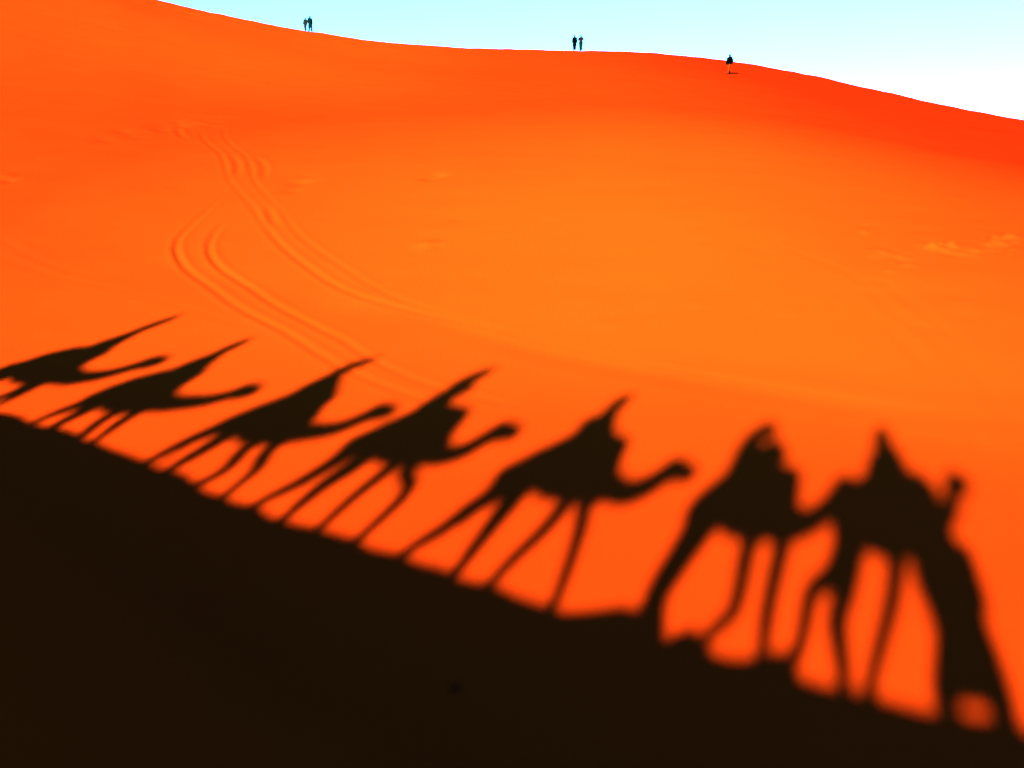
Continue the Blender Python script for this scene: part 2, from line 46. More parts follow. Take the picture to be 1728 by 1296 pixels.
def dune(x, y, detail=True):
    x = np.asarray(x, float); y = np.asarray(y, float)
    r = np.hypot(x, y)+1e-9; az = np.arctan2(x, y)
    u = x*DX+y*DY; v = x*NX+y*NY
    # crest the caravan walks on: gentle windward side, lee face near the angle of repose
    hc = np.interp(u, CREST[:, 0], CREST[:, 2]); vc = np.interp(u, CREST[:, 0], CREST[:, 1])
    dv = v-vc; w = .07
    hs = np.interp(u, CREST[::9, 0], CREST[::9, 2])
    hc = hs+(hc-hs)*np.exp(-(dv/.55)**2)            # trodden bumps stay at the brink
    spp = .5*(dv+np.sqrt(dv*dv+w*w)); spn = .5*(-dv+np.sqrt(dv*dv+w*w))
    brink = hc + .02 - .62*spp - .115*spn/(1+spn/90.)
    # trough floor, then the big dune facing the sun
    pl = P0+PX*x+PY*y
    azc = np.clip(az, RIDGE[0, 0], RIDGE[-1, 0])
    te = pchip(azc, RIDGE[:, 0], RIDGE[:, 1]); R = pchip(azc, RIDGE[:, 0], RIDGE[:, 2])
    r1 = 20.
    ca, sa = np.sin(az), np.cos(az)
    s1 = PX*ca+PY*sa; z1 = P0+s1*r1
    zR = EYE+te*R; sR = te+.02
    # the sight angle to the slope climbs towards the ridge and flattens out: steep foot, rolling top
    E1 = (z1-EYE)/r1; h = R-r1
    qq = np.clip((s1-E1)/np.maximum(te-E1, .05)-r1/h, .2, 4.)
    rc = np.clip(r, r1, R)
    far = EYE+rc*(te-(te-E1)*((R-rc)/h)*(r1/rc)**qq)
    q = np.clip(r-R, 0, None)
    back = zR+np.where(q < 18, sR*q-.017*q*q, sR*18-.017*324+(sR-.612)*(q-18))
    far = np.where(r < r1, pl, np.where(r > R, np.maximum(back, -12+0*q), far))
    low = -6+1.2*lumps(x, y, 3, 160.)
    wgt = sstep(1.25, 1.95, np.abs(az))
    ground = far*(1-wgt)+low*wgt
    if detail:
        m = sstep(14, 40, r)*(1-sstep(100, 118, r))
        ground = ground + .07*m*lumps(x, y, 11, 34.)+.012*m*lumps(x, y, 12, 11.)
        ground = ground + .004*lumps(x, y, 13, 3.1)
        ground = ground + sstep(106, 115, r)*(1-sstep(124, 140, r))*(.03*lumps(x, y, 14, 2.6)+.03*lumps(x, y, 15, 7.))
    z = smax(brink, ground, .5)
    if detail:
        z = z + ruts(x, y)
    return z

def ruts(x, y):
    out = np.zeros(np.shape(x)); xf = np.ravel(x); yf = np.ravel(y); of = out.reshape(-1)
    for depth, hw, pts in TRACKS:
        p = np.array(pts)
        # resample along the line
        seg = np.hypot(*np.diff(p[:, :2], axis=0).T); s = np.concatenate([[0], np.cumsum(seg)])
        ss = np.linspace(0, s[-1], max(4, int(s[-1]/.9)))
        px, py, pw = pchip(ss, s, p[:, 0]), pchip(ss, s, p[:, 1]), np.interp(ss, s, p[:, 2])
        M = 5*hw
        box = np.nonzero((xf > px.min()-M) & (xf < px.max()+M) & (yf > py.min()-M) & (yf < py.max()+M))[0]
        if not len(box): continue
        bx, by = xf[box], yf[box]
        best = np.full(len(box), 1e9); amp = np.zeros(len(box))
        for i in range(len(px)-1):
            ex, ey = px[i+1]-px[i], py[i+1]-py[i]; L2 = ex*ex+ey*ey+1e-12
            k = np.nonzero((np.abs(bx-.5*(px[i]+px[i+1])) < .5*abs(ex)+M) & (np.abs(by-.5*(py[i]+py[i+1])) < .5*abs(ey)+M))[0]
            if not len(k): continue
            tt = np.clip(((bx[k]-px[i])*ex+(by[k]-py[i])*ey)/L2, 0, 1)
            dd = np.hypot(bx[k]-px[i]-tt*ex, by[k]-py[i]-tt*ey)
            b = dd < best[k]
            best[k[b]] = dd[b]; amp[k[b]] = (pw[i]+(pw[i+1]-pw[i])*tt)[b]
        g = best/hw
        of[box] += depth*amp*(-np.exp(-g*g)+.5*np.exp(-((g-1.9)/.85)**2))
    for dx, dy, rad, hgt in DENTS:
        k = np.nonzero((np.abs(xf-dx) < 3*rad) & (np.abs(yf-dy) < 3*rad))[0]
        if len(k):
            of[k] += hgt*np.exp(-((xf[k]-dx)**2+(yf[k]-dy)**2)/(rad*rad))
    return of.reshape(np.shape(x))
# ------------------------------------------------------------------ light and exposure
SUN_DIR = (0.3633847, 0.9076572, -0.2100237)         # the way the sunlight travels
SUN_EL = math.asin(.2100237)
SUN_STRENGTH, SUN_ANGLE, SUN_COLOR = 5.0, R(1.1), (1., .78, .52)
SKY_STRENGTH, EXPOSURE = .05, 5.0
SKY_AIR, SKY_DUST, SKY_OZONE = 1., 0., 9.3
SAND_DIM, SAND_LIT = (.064, .0028, .0003), (.078, .0115, .0007)  # dim and bright ends of the sand colour, blended by painted light and noise
SAND_ROUGH = 0.


# ------------------------------------------------------------------ materials
def mat(name, base, rough=.9, noise=.25, scale=30., spec=0., bump=0.):
    m = bpy.data.materials.new(name); m.use_nodes = True
    nt = m.node_tree; b = nt.nodes['Principled BSDF']
    b.inputs['Roughness'].default_value = rough
    b.inputs['Specular IOR Level'].default_value = spec
    tc = nt.nodes.new('ShaderNodeTexCoord'); n = nt.nodes.new('ShaderNodeTexNoise')
    n.inputs['Scale'].default_value = scale; n.inputs['Detail'].default_value = 5
    nt.links.new(tc.outputs['Object'], n.inputs['Vector'])
    r = nt.nodes.new('ShaderNodeValToRGB')
    lo = [.36*c*(1-noise) for c in base]; hi = [.36*c*(1+noise) for c in base]
    r.color_ramp.elements[0].position = .3; r.color_ramp.elements[1].position = .7
    r.color_ramp.elements[0].color = (*lo, 1); r.color_ramp.elements[1].color = (*hi, 1)
    nt.links.new(n.outputs['Fac'], r.inputs['Fac']); nt.links.new(r.outputs['Color'], b.inputs['Base Color'])
    if bump:
        bp = nt.nodes.new('ShaderNodeBump'); bp.inputs['Strength'].default_value = bump; bp.inputs['Distance'].default_value = .01
        nt.links.new(n.outputs['Fac'], bp.inputs['Height']); nt.links.new(bp.outputs['Normal'], b.inputs['Normal'])
    return m

def sand_material():
    m = bpy.data.materials.new('sand'); m.use_nodes = True
    nt = m.node_tree; N = nt.nodes; Lk = nt.links
    b = N['Principled BSDF']; b.inputs['Roughness'].default_value = 1; b.inputs['Specular IOR Level'].default_value = 0
    b.inputs['Diffuse Roughness'].default_value = SAND_ROUGH
    geo = N.new('ShaderNodeNewGeometry')
    # noise: broad warp for the painted light zones, random sand tone, grain
    big = N.new('ShaderNodeTexNoise'); big.inputs['Scale'].default_value = .035; big.inputs['Detail'].default_value = 3; big.inputs['Distortion'].default_value = .6
    mid = N.new('ShaderNodeTexNoise'); mid.inputs['Scale'].default_value = .35; mid.inputs['Detail'].default_value = 6; mid.inputs['Roughness'].default_value = .6
    fine = N.new('ShaderNodeTexNoise'); fine.inputs['Scale'].default_value = 9.; fine.inputs['Detail'].default_value = 8; fine.inputs['Roughness'].default_value = .7
    for n in (big, mid, fine): Lk.new(geo.outputs['Position'], n.inputs['Vector'])
    sep = N.new('ShaderNodeSeparateXYZ'); Lk.new(geo.outputs['Position'], sep.inputs[0])
    def math_(op, a, b=None, c=None):
        n = N.new('ShaderNodeMath'); n.operation = op
        for i, v in enumerate((a, b, c)):
            if v is None: continue
            if isinstance(v, (int, float)): n.inputs[i].default_value = v
            else: Lk.new(v, n.inputs[i])
        return n.outputs[0]
    def ramp_(v, lo, hi):
        n = N.new('ShaderNodeMapRange'); n.interpolation_type = 'SMOOTHSTEP'
        n.inputs['From Min'].default_value = lo; n.inputs['From Max'].default_value = hi; Lk.new(v, n.inputs['Value']); return n.outputs[0]
    # slope brightness painted into the sand colour: sunlit patch mid slope, dimmer round it
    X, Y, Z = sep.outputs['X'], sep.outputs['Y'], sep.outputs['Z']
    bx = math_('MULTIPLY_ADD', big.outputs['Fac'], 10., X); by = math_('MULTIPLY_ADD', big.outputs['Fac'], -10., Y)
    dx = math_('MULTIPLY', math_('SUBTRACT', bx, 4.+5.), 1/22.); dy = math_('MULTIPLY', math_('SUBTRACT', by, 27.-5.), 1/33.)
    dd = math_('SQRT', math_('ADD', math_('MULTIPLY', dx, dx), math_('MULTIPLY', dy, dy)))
    lit_patch = math_('MULTIPLY', math_('MAXIMUM', math_('SUBTRACT', 1., dd), 0.), math_('MULTIPLY_ADD', ramp_(math_('MULTIPLY_ADD', mid.outputs['Fac'], 1.2, math_('MULTIPLY_ADD', X, .69, Y)), 20.2, 21.6), .3, math_('MULTIPLY', ramp_(Z, -1.9, .4), .7)))
    west_lit = math_('MULTIPLY', ramp_(math_('MULTIPLY', X, -1.), -2., 20.), ramp_(Y, 45., 75.))  # far upper left lightened in the colour, as if better lit
    east_shade = ramp_(math_('MULTIPLY_ADD', X, 2., math_('MULTIPLY', Y, .15)), 16., 64.)  # painted shade: upper right dimmed as if its slope turned from the sun
    f0 = math_('MULTIPLY_ADD', lit_patch, .72, .315)
    f1 = math_('MULTIPLY_ADD', east_shade, -.27, math_('MULTIPLY_ADD', west_lit, .3, f0))
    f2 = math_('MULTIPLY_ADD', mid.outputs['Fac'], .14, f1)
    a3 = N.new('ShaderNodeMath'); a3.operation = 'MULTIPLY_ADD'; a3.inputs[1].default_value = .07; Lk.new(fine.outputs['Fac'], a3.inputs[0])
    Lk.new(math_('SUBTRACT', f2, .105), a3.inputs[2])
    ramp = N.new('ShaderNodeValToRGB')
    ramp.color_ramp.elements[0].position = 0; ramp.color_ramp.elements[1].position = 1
    ramp.color_ramp.elements[0].color = (*SAND_DIM, 1); ramp.color_ramp.elements[1].color = (*SAND_LIT, 1)
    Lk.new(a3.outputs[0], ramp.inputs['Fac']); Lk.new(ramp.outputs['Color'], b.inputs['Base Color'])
    # grain and faint wind ripples
    wv = N.new('ShaderNodeTexWave'); wv.inputs['Scale'].default_value = 2.2; wv.inputs['Distortion'].default_value = 9; wv.inputs['Detail'].default_value = 3; wv.inputs['Detail Scale'].default_value = .6
    Lk.new(geo.outputs['Position'], wv.inputs['Vector'])
    hs = N.new('ShaderNodeMath'); hs.operation = 'MULTIPLY_ADD'; hs.inputs[1].default_value = .35; Lk.new(wv.outputs['Fac'], hs.inputs[0]); Lk.new(fine.outputs['Fac'], hs.inputs[2])
    bp = N.new('ShaderNodeBump'); bp.inputs['Strength'].default_value = .4; bp.inputs['Distance'].default_value = .01
    Lk.new(hs.outputs[0], bp.inputs['Height']); Lk.new(bp.outputs['Normal'], b.inputs['Normal'])
    return m

# ------------------------------------------------------------------ mesh helpers
def ring_loft(bm, rings):
    vs = [[bm.verts.new(p) for p in r] for r in rings]
    n = len(vs[0])
    for a, b in zip(vs[:-1], vs[1:]):
        for i in range(n):
            bm.faces.new((a[i], a[(i+1) % n], b[(i+1) % n], b[i]))
    bm.faces.new(list(reversed(vs[0]))); bm.faces.new(vs[-1])

def tube(bm, pts, rad, side=None, n=14, sub=3, flat=False):
    """round-ended tapered tube through pts; rad = r or (r along side, r across) per point"""
    P = [Vector(p) for p in pts]; Q = [(r, r) if not isinstance(r, (tuple, list)) else tuple(r) for r in rad]
    pp, qq = [], []
    for i in range(len(P)-1):
        a, b, c, d = P[max(i-1, 0)], P[i], P[i+1], P[min(i+2, len(P)-1)]
        for k in range(sub):
            t = k/sub
            v = .5*((2*b)+(c-a)*t+(2*a-5*b+4*c-d)*t*t+(3*b-a-3*c+d)*t**3)
            s = t*t*(3-2*t); pp.append(v); qq.append(tuple(Q[i][j]*(1-s)+Q[i+1][j]*s for j in (0, 1)))
    pp.append(P[-1]); qq.append(Q[-1])
    rings = []
    up = Vector(side) if side is not None else None
    prev = None
    m = len(pp)
    for i, p in enumerate(pp):
        tg = (pp[min(i+1, m-1)]-pp[max(i-1, 0)]).normalized()
        if up is not None: s = up-tg*up.dot(tg)
        elif prev is not None: s = prev-tg*prev.dot(tg)
        else: s = tg.orthogonal()
        if s.length < 1e-4: s = tg.orthogonal()
        s.normalize(); prev = s; w = tg.cross(s)
        ra, rb = qq[i]
        fr = []
        if i == 0 and not flat: fr = [(-.92, .3), (-.6, .75)]
        rings += [[p+tg*(f*min(ra, rb))+(s*math.cos(6.2832*k/n)*ra+w*math.sin(6.2832*k/n)*rb)*g for k in range(n)] for f, g in fr]
        rings.append([p+s*math.cos(6.2832*k/n)*ra+w*math.sin(6.2832*k/n)*rb for k in range(n)])
        if i == m-1:
            rings += [[p+tg*(f*min(ra, rb))+(s*math.cos(6.2832*k/n)*ra+w*math.sin(6.2832*k/n)*rb)*g for k in range(n)] for f, g in [(.6, .75), (.92, .3)]]
    ring_loft(bm, rings)

def ball(bm, c, r, rot=None):
    M = Matrix.Translation(Vector(c)) @ (rot.to_matrix().to_4x4() if rot is not None else Matrix.Identity(4))
    M = M @ Matrix.Diagonal((*((r, r, r) if not isinstance(r, (tuple, list)) else r), 1))
    bmesh.ops.create_uvsphere(bm, u_segments=14, v_segments=10, radius=1, matrix=M)

def fuse(bm, voxel, smooth=2):
    """weld the overlapping lofts of a body into one continuous skin"""
    me = bpy.data.meshes.new('tmp'); bm.to_mesh(me); bm.free()
    o = bpy.data.objects.new('tmp', me); col.objects.link(o)
    md = o.modifiers.new('r', 'REMESH'); md.mode = 'VOXEL'; md.voxel_size = voxel
    dg = bpy.context.evaluated_depsgraph_get()
    m2 = bpy.data.meshes.new_from_object(o.evaluated_get(dg))
    bpy.data.objects.remove(o); bpy.data.meshes.remove(me)
    b = bmesh.new(); b.from_mesh(m2)
    for _ in range(smooth): bmesh.ops.smooth_vert(b, verts=b.verts, factor=.5, use_axis_x=True, use_axis_y=True, use_axis_z=True)
    b.to_mesh(m2); b.free()
    return m2

def obj(name, me, m, parent=None):
    if isinstance(me, bmesh.types.BMesh):
        b = me; me = bpy.data.meshes.new(name); b.to_mesh(me); b.free()
    me.name = name; me.materials.clear(); me.materials.append(m)
    me.polygons.foreach_set('use_smooth', [True]*len(me.polygons))
    o = bpy.data.objects.new(name, me); col.objects.link(o)
    if parent is not None: o.parent = parent
    return o

def thing(name, label, cat, loc, rz=0., group=None):
    o = bpy.data.objects.new(name, None); col.objects.link(o)
    o.empty_display_size = .3
    o.location = loc; o.rotation_euler = (0, 0, rz)
    o['label'] = label; o['category'] = cat
    if group: o['group'] = group
    return o

def uvw(u, v):
    return u*DX+v*NX, u*DY+v*NY

def gz(x, y): return float(dune(np.array([x]), np.array([y]))[0])

# ------------------------------------------------------------------ people
def hand(bm, wrist, d, palm, side, curl=.5, s=1.):
    """palm, four bent fingers of unequal length and a thumb from the side of the palm"""
    w = Vector(wrist); d = Vector(d).normalized(); pn = Vector(palm); pn = (pn-d*pn.dot(d)).normalized(); ac = d.cross(pn)*side
    tube(bm, [w-d*.01*s, w+d*.045*s, w+d*.088*s], [(.027*s, .018*s), (.04*s, .016*s), (.041*s, .013*s)], side=ac, n=12)
    for i, (o, l) in enumerate(((.031, .068), (.0105, .078), (-.0105, .072), (-.031, .056))):
        a = w+d*.088*s+ac*o*s; c1 = curl*.8; c2 = curl*1.9
        b = a+(d*math.cos(c1)+pn*math.sin(c1))*l*.5*s; c = b+(d*math.cos(c2)+pn*math.sin(c2))*l*.5*s
        tube(bm, [a-d*.012*s, a, b, c], [.0095*s, .0095*s, .0088*s, .0075*s], n=8, sub=2)
    a = w+d*.022*s+ac*.03*s; b = a+(d*.55+ac*.8+pn*.25).normalized()*.038*s; c = b+(d*.85+ac*.25+pn*.5).normalized()*.032*s
    tube(bm, [a, b, c], [.0125*s, .0105*s, .0085*s], n=8, sub=2)

def figure(J, voxel=.009, f=1.):
    bm = bmesh.new(); V = Vector
    pel, ch, nk, hd = (V(J[k]) for k in ('pelvis', 'chest', 'neck', 'head'))
    side = (V(J['sh'][0])-V(J['sh'][1])).normalized()
    waist = pel.lerp(ch, .45)
    tube(bm, [pel-(ch-pel)*.18, pel, waist, ch, ch.lerp(nk, .6), nk], [(.13, .1), (.165, .115), (.14, .1), (.165, .115), (.12, .085), (.06, .06)], side=side, n=18)
    fc = V(J['face']).normalized(); upv = (hd-nk).normalized(); upv = (upv+V((0, 0, .6))).normalized()
    fc = (fc-upv*fc.dot(upv)).normalized(); sd = upv.cross(fc)
    tube(bm, [nk-(hd-nk)*.2, nk, hd-upv*.03], [.062, .056, .055])
    q = Matrix((sd, fc, upv)).transposed().to_quaternion()
    ball(bm, hd+upv*.025-fc*.012, (.076, .095, .098), q)                   # skull
    ball(bm, hd-upv*.055+fc*.028, (.056, .062, .065), q)                  # jaw
    ball(bm, hd-upv*.1+fc*.062, (.026, .022, .018), q)                    # chin
    tube(bm, [hd+upv*.012+fc*.088, hd-upv*.022+fc*.106, hd-upv*.034+fc*.098], [.009, .014, .013], n=8)   # nose
    tube(bm, [hd+upv*.03+fc*.086-sd*.042, hd+upv*.034+fc*.094, hd+upv*.03+fc*.086+sd*.042], [.01, .011, .01], n=8)   # brow
    tube(bm, [hd-upv*.066+fc*.083-sd*.022, hd-upv*.065+fc*.093, hd-upv*.066+fc*.083+sd*.022], [.007, .01, .007], n=8)  # lips
    for s in (-1, 1):
        ball(bm, hd+sd*s*.078-fc*.01-upv*.006, (.012, .022, .032), q)     # ear
        ball(bm, hd+sd*s*.033+fc*.076+upv*.008, .0135)                     # eye
        ball(bm, hd+sd*s*.045+fc*.06-upv*.028, .026)                      # cheek
    for i, s in ((0, 1), (1, -1)):
        sh, el, wr = V(J['sh'][i]), V(J['el'][i]), V(J['wr'][i])
        tube(bm, [ch.lerp(sh, .6), sh, sh.lerp(el, .45), el, el.lerp(wr, .35), wr], [.07, .064, .052, .042, .042, .028])
        hand(bm, wr, V(J['hdir'][i]), V(J['palm'][i]), s, J.get('curl', .5))
        hp, kn, an, to = (V(J[k][i]) for k in ('hip', 'kn', 'an', 'toe'))
        tube(bm, [hp.lerp(pel, .3), hp, hp.lerp(kn, .5), kn, kn.lerp(an, .35), an], [.1, .1, .08, .057, .056, .038])
        tube(bm, [an+(an-to).normalized()*.045-V((0, 0, .03)), an.lerp(to, .4)-V((0, 0, .012)), to], [(.034, .034), (.04, .034), (.042, .022)])
    return fuse(bm, voxel, 1)

def walker(name, label, cat, loc, rz, m_skin, clothes, step=.22, h=1.72, lean=0., raise_arm=False, robe=False, group=None, voxel=.012):
    """standing or strolling person, facing local +x"""
    k = h/1.72
    t = thing(name, label, cat, loc, rz, group)
    P = lambda x, y, z: (k*(x+lean*z), k*y, k*z)
    J = dict(pelvis=P(0, 0, .93), chest=P(.01, 0, 1.27), neck=P(.0, 0, 1.47), head=P(.035, 0, 1.59), face=(1, .1, -.05),
             sh=[P(0, .18, 1.4), P(0, -.18, 1.4)], hip=[P(0, .09, .9), P(0, -.09, .9)],
             kn=[P(step*.62, .1, .49), P(-step*.3+.06, -.1, .48)], an=[P(step, .1, .08), P(-step, -.1, .1)],
             toe=[P(step+.17, .13, .025), P(-step+.16, -.12, .025)], curl=.7)
    J['el'] = [P(-.1*step/.2, .24, 1.13), P(.02, -.24, 1.13)]; J['wr'] = [P(-.02, .24, .88), P(.16, -.23, .91)]
    if raise_arm:
        J['el'] = [P(.1, .27, 1.18), P(.1, -.25, 1.18)]; J['wr'] = [P(.3, .16, 1.36), P(.28, -.1, 1.33)]
    J['hdir'] = [V3(J['wr'][i])-V3(J['el'][i]) for i in (0, 1)]; J['palm'] = [(0, -1, .2), (0, 1, .2)]
    obj('body', figure(J, voxel), m_skin, t)
    # clothes follow the limbs a centimetre or two outside the skin
    top, legs, hair = clothes
    bm = bmesh.new()
    hem = .5 if robe else .84
    tube(bm, [P(.02, 0, hem), P(.01, 0, .98), P(.005, 0, 1.12), P(.01, 0, 1.3), P(0, 0, 1.44)], [(.245*k, .21*k), (.215*k, .18*k), (.195*k, .16*k), (.215*k, .16*k), (.14*k, .11*k)], side=(0, 1, 0), n=18, flat=True)
    for i in (0, 1):
        a, b, c = Vector(J['sh'][i]), Vector(J['el'][i]), Vector(J['wr'][i])
        tube(bm, [a, a.lerp(b, .5), b, b.lerp(c, .88)], [.1*k, .09*k, .08*k, .07*k])
    obj('jacket', fuse(bm, .014, 2), top, t)
    bm = bmesh.new()
    tube(bm, [P(0, 0, .82), P(0, 0, .95)], [(.175*k, .12*k), (.17*k, .12*k)], side=(0, 1, 0), n=18)
    for i in (0, 1):
        a, b, c = Vector(J['hip'][i]), Vector(J['kn'][i]), Vector(J['an'][i])
        tube(bm, [a, a.lerp(b, .5), b, b.lerp(c, .5), b.lerp(c, .93)], [.13*k, .12*k, .1*k, .1*k, .09*k])
    obj('trousers', fuse(bm, .014, 2), legs, t)
    bm = bmesh.new()
    hd = Vector(J['head'])
    ball(bm, hd+Vector((-.022, 0, .045))*k, (.11*k, .105*k, .1*k)); ball(bm, hd+Vector((-.06, 0, -.03))*k, (.07*k, .1*k, .12*k))
    obj('hair', fuse(bm, .012, 2), hair, t)
    return t

def V3(p): return Vector(p)

# ------------------------------------------------------------------ camels
def camel(cfg, m):
    """cfg joints are given along the caravan line (u, z); alpha turns the animal off that line"""
    al = R(cfg.get('alpha', 0)); us, v0 = cfg['us'], cfg['v0']
    kx = math.cos(al)+.391*math.sin(al)
    x0, y0 = uvw(us, v0); zg = gz(x0, y0)
    L = lambda u, z, lat=0.: ((u-us)/kx, lat, z-zg-.231*(u-us)/kx*math.sin(al))
    root = thing('camel', cfg['label'], 'camel', (x0, y0, zg), PHI+al, 'camels walking in the caravan')
    s, zb = cfg['s'], cfg['zb']
    bm = bmesh.new()
    g = [(-.97, .20, .12, .10), (-.77, .30, .25, .23), (-.45, .43, .38, .33), (-.05, .50, .50, .40), (.4, .45, .44, .38), (.72, .38, .33, .30), (.95, .35, .22, .22)]
    nk = cfg['neck']
    tube(bm, [L(us+s*a, zb+b) for a, b, _, _ in g], [(c, d) for _, _, c, d in g], side=(0, 0, 1), n=22)
    ball(bm, L(us-.05*s, zb+.92+cfg.get('bz', 0)), (.34, .2, .18))                              # hump
    tube(bm, [L(us+s*.7, zb+.36)]+[L(u, z) for u, z, r in nk], [(.26, .2)]+[(r*(1.3+.35*min(1, i/3)), r*1.1) for i, (u, z, r) in enumerate(nk)], side=(0, 0, 1), n=16)
    h = [Vector(L(u, z)) for u, z in cfg['head']]                               # poll, muzzle
    hv = (h[1]-h[0]); hl = hv.length; hv.normalize(); hu = Vector((-hv.z, 0, hv.x)); hs = Vector((0, 1, 0))
    tube(bm, [h[0]-hv*.05, h[0]+hv*hl*.3, h[0]+hv*hl*.65, h[0]+hv*hl*.92], [(.19, .12), (.21, .13), (.175, .11), (.14, .1)], side=hu, n=14)
    tube(bm, [h[0]+hv*hl*.3-hu*.07, h[0]+hv*hl*.85-hu*.075], [.05, .035], n=10)   # lower jaw
    for q in (-1, 1):
        tube(bm, [h[0]+hu*.08+hs*q*.07, h[0]+hu*.16+hs*q*.11-hv*.04], [.028, .012], n=8)   # ear
        ball(bm, h[0]+hv*hl*.35+hu*.05+hs*q*.085, .03)                          # eye ridge
    rz = cfg['rump']
    tube(bm, [L(us-.95*s, zb+.28), L(us-1.02*s, zb), L(us-1.0*s, zb-.3), L(us-1.0*s, zb-.45)], [.04, .03, .028, .05], n=8)   # tail
    for kind, lat, pts in cfg['legs']:
        p = [Vector(L(u, z, lat)) for u, z in pts]
        ft = p[-1].copy()
        wx, wy = uvw(us, v0); c, sn = math.cos(PHI+al), math.sin(PHI+al)
        gx = wx+ft.x*c-ft.y*sn; gy = wy+ft.x*sn+ft.y*c
        ground = gz(gx, gy)-zg
        lifted = cfg.get('lift', ()) and (kind, lat) in cfg['lift']
        if not lifted and ft.z > ground+.05:
            dr = (p[-1]-p[-2]); dr = dr/max(abs(dr.z), .15); k = ft.z-ground-.05
            p.append(Vector((ft.x+dr.x*k*.5, ft.y, ground+.05)))
        elif not lifted: p[-1].z = ground+.05
        top = Vector((p[0].x, lat*.9, zb-zg+.28-.231*(p[0].x)*math.sin(al)))
        q = [top]+p
        n = len(q)
        r0, r1, r2 = (.22, .185, .09) if kind == 'hind' else (.17, .135, .085)
        rr = [r0, r1]+[r1+(r2-r1)*min(1, (i+1)/max(1, n-3)*1.0) for i in range(n-2)]
        tube(bm, q, rr, n=12)
        j = p[len(p)//2]; ball(bm, j, .088)
        e = p[-1]; tube(bm, [e+Vector((-.05, 0, -.02)), e+Vector((.03, 0, -.022)), e+Vector((.1, 0, -.03))], [(.06, .03), (.085, .032), (.07, .022)], side=(0, 1, 0), n=12)
    obj('body', fuse(bm, .026, 3), m['fur_'+cfg.get('fur', 'tan')], root)
    # padded blanket saddle lashed over the hump, with its carrying bar
    bm = bmesh.new()
    bl = cfg.get('blanket', [(-.52, .48, .24, .36), (-.3, .58, .36, .45), (0, .68, .44, .47), (.3, .67, .42, .45), (.55, .58, .34, .4)])
    bz = cfg.get('bz', 0)
    tube(bm, [L(us+s*a, zb+b+bz) for a, b, _, _ in bl], [(c, d) for _, _, c, d in bl], side=(0, 0, 1), n=22)
    obj('saddle_blanket', fuse(bm, .028, 3), m[cfg.get('cloth', 'red')], root)
    px, pz = cfg['bar']
    bm = bmesh.new()
    tube(bm, [L(px, pz-.25), L(px, pz)], [.018, .018], n=8)
    tube(bm, [L(px, pz, -.17), L(px+.02, pz+.02, 0), L(px, pz, .17)], [.018, .02, .018], n=8)
    obj('saddle_bar', bm, m['iron'], root)
    # rope halter
    bm = bmesh.new()
    for k, ra in ((.05, .125), (.68, .1)):
        c = h[0]+hv*hl*k
        ring = [c+hu*math.cos(6.2832*i/20)*(ra*1.38)+hs*math.sin(6.2832*i/20)*(ra*1.0) for i in range(21)]
        tube(bm, ring, [.012]*21, n=6, sub=1)
    obj('halter', bm, m['rope'], root)
    return root, L

